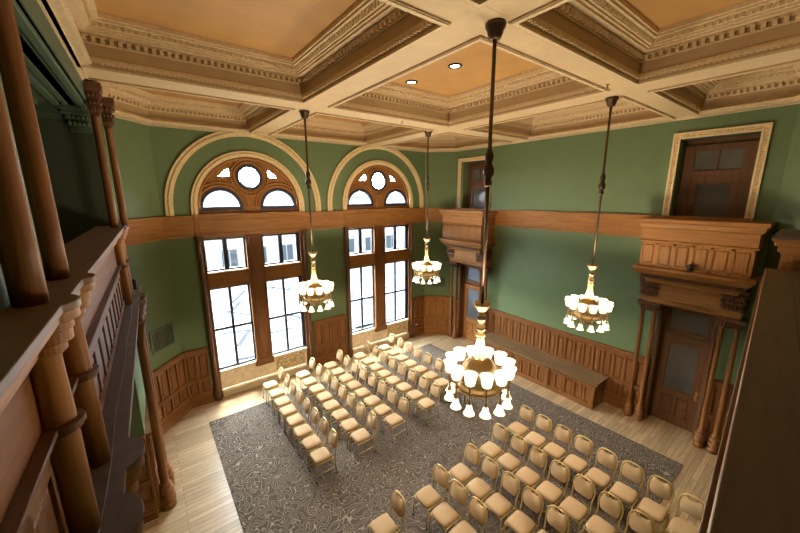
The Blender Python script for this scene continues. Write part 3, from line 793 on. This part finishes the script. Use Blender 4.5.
# ------------------------------------------------------------------ can lights and sprinklers
for x, y, lab in ((4.93, 6.05, 'round recessed ceiling light nearer the windows in the middle coffer'), (5.0, 4.86, 'round recessed ceiling light nearer the front chandelier in the middle coffer')):
    e = empty('ceiling_light', (x, y, ZP - .012)); tag(e, lab, 'ceiling light', 'recessed lights in the middle coffer')
    b = MB(); b.lathe([(.08, -.001), (.13, -.001), (.13, -.02), (.10, -.025), (.08, -.001)], (0, 0, 0), 20); b.build('rim', 'black', e)
    b = MB(); b.lathe([(.001, -.012), (.085, -.012), (.085, -.003)], (0, 0, 0), 20); b.build('lamp', 'canlamp', e)
for x, y, lab in ((6.32, 2.72, 'small ceiling sprinkler on the beam by the right chandelier'), (5.33, 6.9, 'small ceiling sprinkler on the beam near the far chandelier')):
    e = empty('sprinkler', (x, y, ZC + .006)); tag(e, lab, 'sprinkler')
    b = MB(); b.lathe([(.04, 0), (.04, -.012), (.012, -.015), (.012, -.05), (.03, -.055), (.03, -.06)], (0, 0, 0), 10); b.build('head', 'brass', e)

# ------------------------------------------------------------------ chandeliers
def make_chandelier():
    e = empty('chandelier', (0, 0, 0))
    b = MB(); b.lathe([(.03, -.16), (.06, -.15), (.08, -.10), (.085, -.07), (.10, -.05), (.11, -.015), (.105, 0)], (0, 0, ZC - .003), 20); b.build('canopy', 'bronze', e)
    b = MB(); b.lathe([(.022, 4.68), (.022, 7.74)], (0, 0, 0), 10); b.build('rod', 'bronze', e)
    b = MB(); b.lathe([(.024, 6.10), (.045, 6.12), (.045, 6.16), (.03, 6.19), (.06, 6.24), (.062, 6.30), (.03, 6.36), (.045, 6.40), (.05, 6.45), (.03, 6.50), (.024, 6.52)], (0, 0, 0), 14); b.build('knob', 'bronze', e)
    b = MB(); b.lathe([(.02, 4.60), (.05, 4.62), (.10, 4.69), (.105, 4.72), (.03, 4.715)], (0, 0, 0), 20); b.build('cup', 'gilt', e)
    b = MB(); b.lathe([(.03, 4.28), (.055, 4.29), (.055, 4.31), (.035, 4.33), (.055, 4.38), (.05, 4.43), (.03, 4.46), (.05, 4.49), (.052, 4.56), (.035, 4.58), (.03, 4.61)], (0, 0, 0), 18); b.build('baluster', 'gilt', e)
    b = MB(); b.lathe([(.037, 4.415), (.058, 4.40), (.0575, 4.385), (.056, 4.375)], (0, 0, 0), 18); b.build('dark_band', 'bronze', e); b = MB(); b.lathe([(.0525, 4.50), (.056, 4.515), (.056, 4.54), (.053, 4.555)], (0, 0, 0), 18); b.build('dark_band', 'bronze', e)
    b = MB(); b.lathe([(.085, 3.99), (.08, 4.0), (.075, 4.06), (.042, 4.26), (.048, 4.285)], (0, 0, 0), 18); b.build('cone', 'brass', e)
    b = MB(); b.lathe([(.0, 3.44), (.05, 3.455), (.07, 3.50), (.10, 3.54), (.20, 3.575), (.285, 3.60), (.30, 3.625), (.285, 3.65), (.26, 3.66), (.235, 3.70), (.245, 3.76), (.235, 3.83), (.19, 3.92), (.12, 3.975), (.085, 3.995)], (0, 0, 0), 28); b.build('body', 'brass', e)
    RR = .37
    for i in range(12):
        a = 2 * PI * (i + .5) / 12; c, s = math.cos(a), math.sin(a)
        P = lambda r, z: (r * c, r * s, z)
        m = MB(); m.tube([P(.24, 3.66), P(.29, 3.64), P(.34, 3.67), P(RR, 3.73)], .011, 6); m.tube([P(RR, 3.53), P(RR, 3.80)], .012, 8)
        m.lathe([(.012, -.03), (.026, -.02), (.03, .0), (.02, .012)], P(RR, 3.80), 10); m.lathe([(.014, -.01), (.028, .0), (.02, .03), (.012, .05)], P(RR, 3.555), 10)
        arm = m.build('arm', 'brass', e)
        u = MB(); u.lathe([(.024, .0), (.055, .012), (.066, .05), (.070, .10), (.085, .14), (.090, .15), (.083, .148), (.063, .10), (.056, .05), (.036, .025), (.0, .02)], P(RR, 3.80), 16); u.build('up_shade', 'shade', arm)
        u = MB(); u.ball(P(RR, 3.875), .022, 1, 1, 1.3, 8, 6); u.build('bulb', 'bulb', arm)
        u = MB(); u.lathe([(.024, .0), (.036, -.03), (.042, -.07), (.066, -.115), (.07, -.125), (.062, -.123), (.036, -.07), (.028, -.03), (.0, -.01)], P(RR, 3.55), 16); u.build('down_shade', 'shade', arm)
    return e
UP_W, DOWN_W = 70, 52
CH = [(3.20, 2.545, 'brass chandelier with white glass shades, nearest and largest, hanging in front of the carpet'),
      (3.04, 7.29, 'brass chandelier with white glass shades in front of the left arched window'),
      (6.70, 7.48, 'brass chandelier with white glass shades hanging farthest away by the window corner'),
      (7.20, 2.99, 'brass chandelier with white glass shades in front of the teal wall by the near portal')]
c0 = make_chandelier()
for i, (x, y, lab) in enumerate(CH):
    e = c0 if i == 0 else copy_tree(c0)
    dz = (-.01, .02, .03, -.11)[i]
    for ch in e.children:
        if not ch.name.startswith('canopy'): ch.location.z = dz
    e.location = (x, y, 0); e.rotation_euler = (0, 0, math.atan2(-y, -x)); tag(e, lab, 'chandelier', 'matching brass chandeliers')
    for k in range(4):                     # the bulbs shine up out of the cups and down out of the bells
        a = e.rotation_euler.z + PI / 4 + k * PI / 2
        for z, pw, fl in ((3.965, UP_W, PI), (3.42, DOWN_W, 0)):
            ld = bpy.data.lights.new('chandelier_bulb', 'SPOT'); ld.energy = pw; ld.color = (1.0, .80, .56); ld.shadow_soft_size = .07
            ld.spot_size = math.radians(168); ld.spot_blend = .25
            lo = bpy.data.objects.new('chandelier_bulb', ld); lo.location = (x + .37 * math.cos(a), y + .37 * math.sin(a), z + dz); lo.rotation_euler = (fl, 0, 0); col.objects.link(lo)

# ------------------------------------------------------------------ banquet chairs
def make_chair():
    """faces -x, origin on the floor under the seat centre"""
    e = empty('banquet_chair')
    def se(rx, ry, n=28, p=5.0):
        out = []
        for i in range(n):
            a = 2 * PI * i / n; c, s = math.cos(a), math.sin(a)
            out.append((rx * math.copysign(abs(c) ** (2 / p), c), ry * math.copysign(abs(s) ** (2 / p), s)))
        return out
    m = MB(); L = [(.98, .425), (1.0, .44), (1.0, .465), (.94, .487), (.80, .497), (.4, .503)]
    n = 28; vs = []
    for k, z in L: vs += [(x * k - .02, y * k, z) for x, y in se(.192, .188, n, 5)]
    fs = [(j * n + i, j * n + (i + 1) % n, (j + 1) * n + (i + 1) % n, (j + 1) * n + i) for j in range(len(L) - 1) for i in range(n)]
    fs += [tuple(range(n))[::-1], tuple((len(L) - 1) * n + i for i in range(n))]
    m.add(vs, fs, True); m.build('seat', 'fabric', e)
    # back: leaning pad, crown shaped, with a hand slot dipped into its top edge
    def bx(z): return .24 + (z - .45) * .24
    half = [(.0, .565), (.10, .567), (.138, .585), (.158, .63), (.168, .69), (.163, .76), (.143, .815), (.115, .843), (.082, .852), (.07, .835), (.045, .822), (.0, .82)]
    out = half + [(-u, z) for u, z in half[-2:0:-1]]
    m = MB(); cz = .69; n = len(out); vs = []
    for k, d in ((.92, -.028), (1.0, -.014), (1.0, .014), (.92, .028)):
        vs += [(bx(cz + (z - cz) * k) + d, u * k, cz + (z - cz) * k) for u, z in out]
    fs = [(j * n + i, j * n + (i + 1) % n, (j + 1) * n + (i + 1) % n, (j + 1) * n + i) for j in range(3) for i in range(n)] + [tuple(range(n))[::-1], tuple(3 * n + i for i in range(n))]
    m.add(vs, fs, True); m.build('backrest', 'fabric', e)
    hoop = [(.185, .02), (.185, .30), (.175, .46), (.172, .54), (.182, .63), (.19, .70), (.181, .77), (.16, .83), (.118, .871), (.06, .885), (0, .888)]
    path = hoop + [(-u, z) for u, z in hoop[-2::-1]]
    m = MB(); m.tube([(bx(z) if z > .4 else .215 + (.4 - z) * .14, u, z) for u, z in path], .013, 8); m.build('back_frame', 'chairgold', e)
    for s in (-1, 1):
        m = MB(); m.tube([(.19, s * .192, .415), (-.17, s * .192, .415), (-.20, s * .192, .39), (-.215, s * .192, .02)], .012, 8); m.build('front_leg', 'chairgold', e)
        m = MB(); m.lathe([(.016, .0), (.017, .03), (.012, .032)], (-.2155, s * .192, .001), 8); m.lathe([(.016, .0), (.017, .03), (.012, .032)], (.2685, s * .185, .001), 8); m.build('foot', 'black', e)
    m = MB()
    m.tube([(-.19, -.192, .405), (-.19, .192, .405)], .010, 6); m.tube([(.19, -.185, .405), (.19, .185, .405)], .010, 6)
    for s in (-1, 1): m.tube([(-.208, s * .192, .17), (.247, s * .186, .17)], .008, 6)
    m.build('stretcher', 'chairgold', e)
    return e
ORD = ['first', 'second', 'third', 'fourth', 'fifth', 'sixth', 'seventh', 'eighth']
FLOOR_TOP = .0145
proto = make_chair(); first = [True]
def put(x, y, label, group):
    e = proto if first[0] else copy_tree(proto); first[0] = False
    z = FLOOR_TOP
    if not (.80 < x - .26 and x + .30 < 8.9 and 1.36 < y - .22 and y + .22 < 9.58):
        z = FLOOR_TOP if (1.05 < y < 9.9) else .001
    e.location = (x, y, z); e.rotation_euler = (0, 0, math.radians(random.uniform(-1.6, 1.6)))
    tag(e, label, 'chair', group)
lx = (2.50, 3.50, 4.47, 5.57, 6.65)
ly = (9.66, 9.13, 8.62, 8.12, 7.63, 7.13, 6.63, 6.13)
for i, x in enumerate(lx):
    for j, y in enumerate(ly):
        put(x + random.uniform(-.015, .015), y, 'tan gold-framed chair in window-side block, %s row from left, %s seat from windows' % (ORD[i], ORD[j]), 'tan banquet chairs in the block by the windows')
rx = (6.66, 5.57, 4.56, 3.66, 2.66)
for i, x in enumerate(rx):
    for j in range((8, 7, 5, 3, 1)[i]):
        y = (4.02, 3.98, 3.94, 3.94, 3.96)[i] - .457 * j
        put(x + random.uniform(-.015, .015), y, 'tan gold-framed chair in front block, %s row from the bench, %s seat from centre aisle' % (ORD[i], ORD[j]), 'tan banquet chairs in the front block')
put(6.72, .30, 'tan gold-framed chair standing on the plank floor beside the near rail', 'tan banquet chairs in the front block')

# ------------------------------------------------------------------ outside the windows
b = MB(); b.box(-60, 60, 11.3, 90, -1.2, -1.0); o = b.build('street', 'pavement'); struct(o)
rg = random.Random(3)
for i in range(34):                       # kerbs, crossing bars and tracks on the pale street
    y = rg.uniform(14.5, 27); x = rg.uniform(.12, 1.0) * y * (.78 if i % 2 else .42) - (1.0 if i % 3 == 0 else 0)
    b = MB(); L = rg.uniform(.5, 1.6); wd = rg.uniform(.05, .13); b.box(-wd, wd, -L, L, 0, .03)
    o = b.build('road_marking', 'roadmark'); o.location = (x, y, -1.0); o.rotation_euler = (0, 0, rg.choice((-.5, .5, 1.35, 1.5)) + rg.uniform(-.1, .1)); struct(o)
def facade(x0, x1, y, h, nx, nz, label):
    e = empty('building', ((x0 + x1) / 2, y, -1.0)); tag(e, label, 'building', 'pale street buildings outside')
    w = (x1 - x0) / 2
    b = MB(); b.box(-w, w, 0, 6, 0, h); b.build('wall', 'facade', e)
    b = MB(); b.box(-w - .1, w + .1, -.35, 0, h - .5, h); b.box(-w, w, -.2, 0, 4.0, 4.3); b.build('cornice', 'facadetrim', e)
    for i in range(nx):
        for j in range(nz):
            u = -w + (i + .5) * 2 * w / nx; z = 1.0 + j * (h - 1.2) / nz; q = 2 * w / nx * .28
            b = MB(); b.box(u - q, u + q, -.06, .02, z, z + 1.7); wi = b.build('window', 'facadetrim', e)
            b = MB(); b.box(u - q + .1, u - .05, -.08, -.05, z + .1, z + 1.6); b.box(u + .05, u + q - .1, -.08, -.05, z + .1, z + 1.6); b.build('pane', 'facadeglass', wi)
facade(-22, 1, 31, 7.4, 9, 2, 'long pale stone building across the street seen through the left window')
facade(2, 14, 31, 8.2, 5, 2, 'pale stone building across the street behind the left arched window')
facade(15.5, 40, 31, 7.4, 9, 2, 'pale building across the street seen through the right arched window')

# ------------------------------------------------------------------ light
w = bpy.data.worlds.new('World'); scene.world = w; w.use_nodes = True
nt = w.node_tree; bg = nt.nodes['Background']
tc = nt.nodes.new('ShaderNodeTexCoord'); sp = nt.nodes.new('ShaderNodeSeparateXYZ'); nt.links.new(tc.outputs['Generated'], sp.inputs[0])
cr_ = ramp(nt, sp.outputs['Z'], [(.0, (.93, .97, 1.0)), (.35, (.84, .93, 1.0)), (1.0, (.70, .85, 1.0))])
nt.links.new(cr_, bg.inputs['Color']); bg.inputs['Strength'].default_value = 62.0

sun = bpy.data.lights.new('sun', 'SUN'); sun.energy = 13.0; sun.angle = math.radians(7); sun.color = (1, .97, .92)
so = bpy.data.objects.new('sun', sun); col.objects.link(so)
so.rotation_euler = Vector((-.10, -.36, -1)).to_track_quat('-Z', 'Y').to_euler()

# ------------------------------------------------------------------ camera
cam = bpy.data.cameras.new('Camera'); co = bpy.data.objects.new('Camera', cam); col.objects.link(co)
f, yaw, pitch, roll = 338.74, .650573, .206903, -.00413
cam.sensor_width = 36; cam.lens = 36 * f / 800; cam.clip_start = .02; cam.clip_end = 300
cy, sy, cp2, sp2 = math.cos(yaw), math.sin(yaw), math.cos(pitch), math.sin(pitch)
Fw = Vector((sy * cp2, cy * cp2, -sp2)); R = Vector((cy, -sy, 0)); U = R.cross(Fw)
cr2, sr2 = math.cos(roll), math.sin(roll)
R2 = R * cr2 + U * sr2; U2 = -R * sr2 + U * cr2
co.matrix_world = Matrix(((R2.x, U2.x, -Fw.x, 0), (R2.y, U2.y, -Fw.y, 0), (R2.z, U2.z, -Fw.z, 6.0), (0, 0, 0, 1)))
scene.camera = co
scene.view_settings.view_transform = 'Standard'; scene.view_settings.look = 'None'
scene.view_settings.gamma = 1; scene.view_settings.exposure = 0.0; scene.view_settings.use_curve_mapping = False
scene.cycles.use_denoising = True
scene.cycles.max_bounces = 10; scene.cycles.diffuse_bounces = 6; scene.cycles.transparent_max_bounces = 16
scene.cycles.sample_clamp_indirect = 8
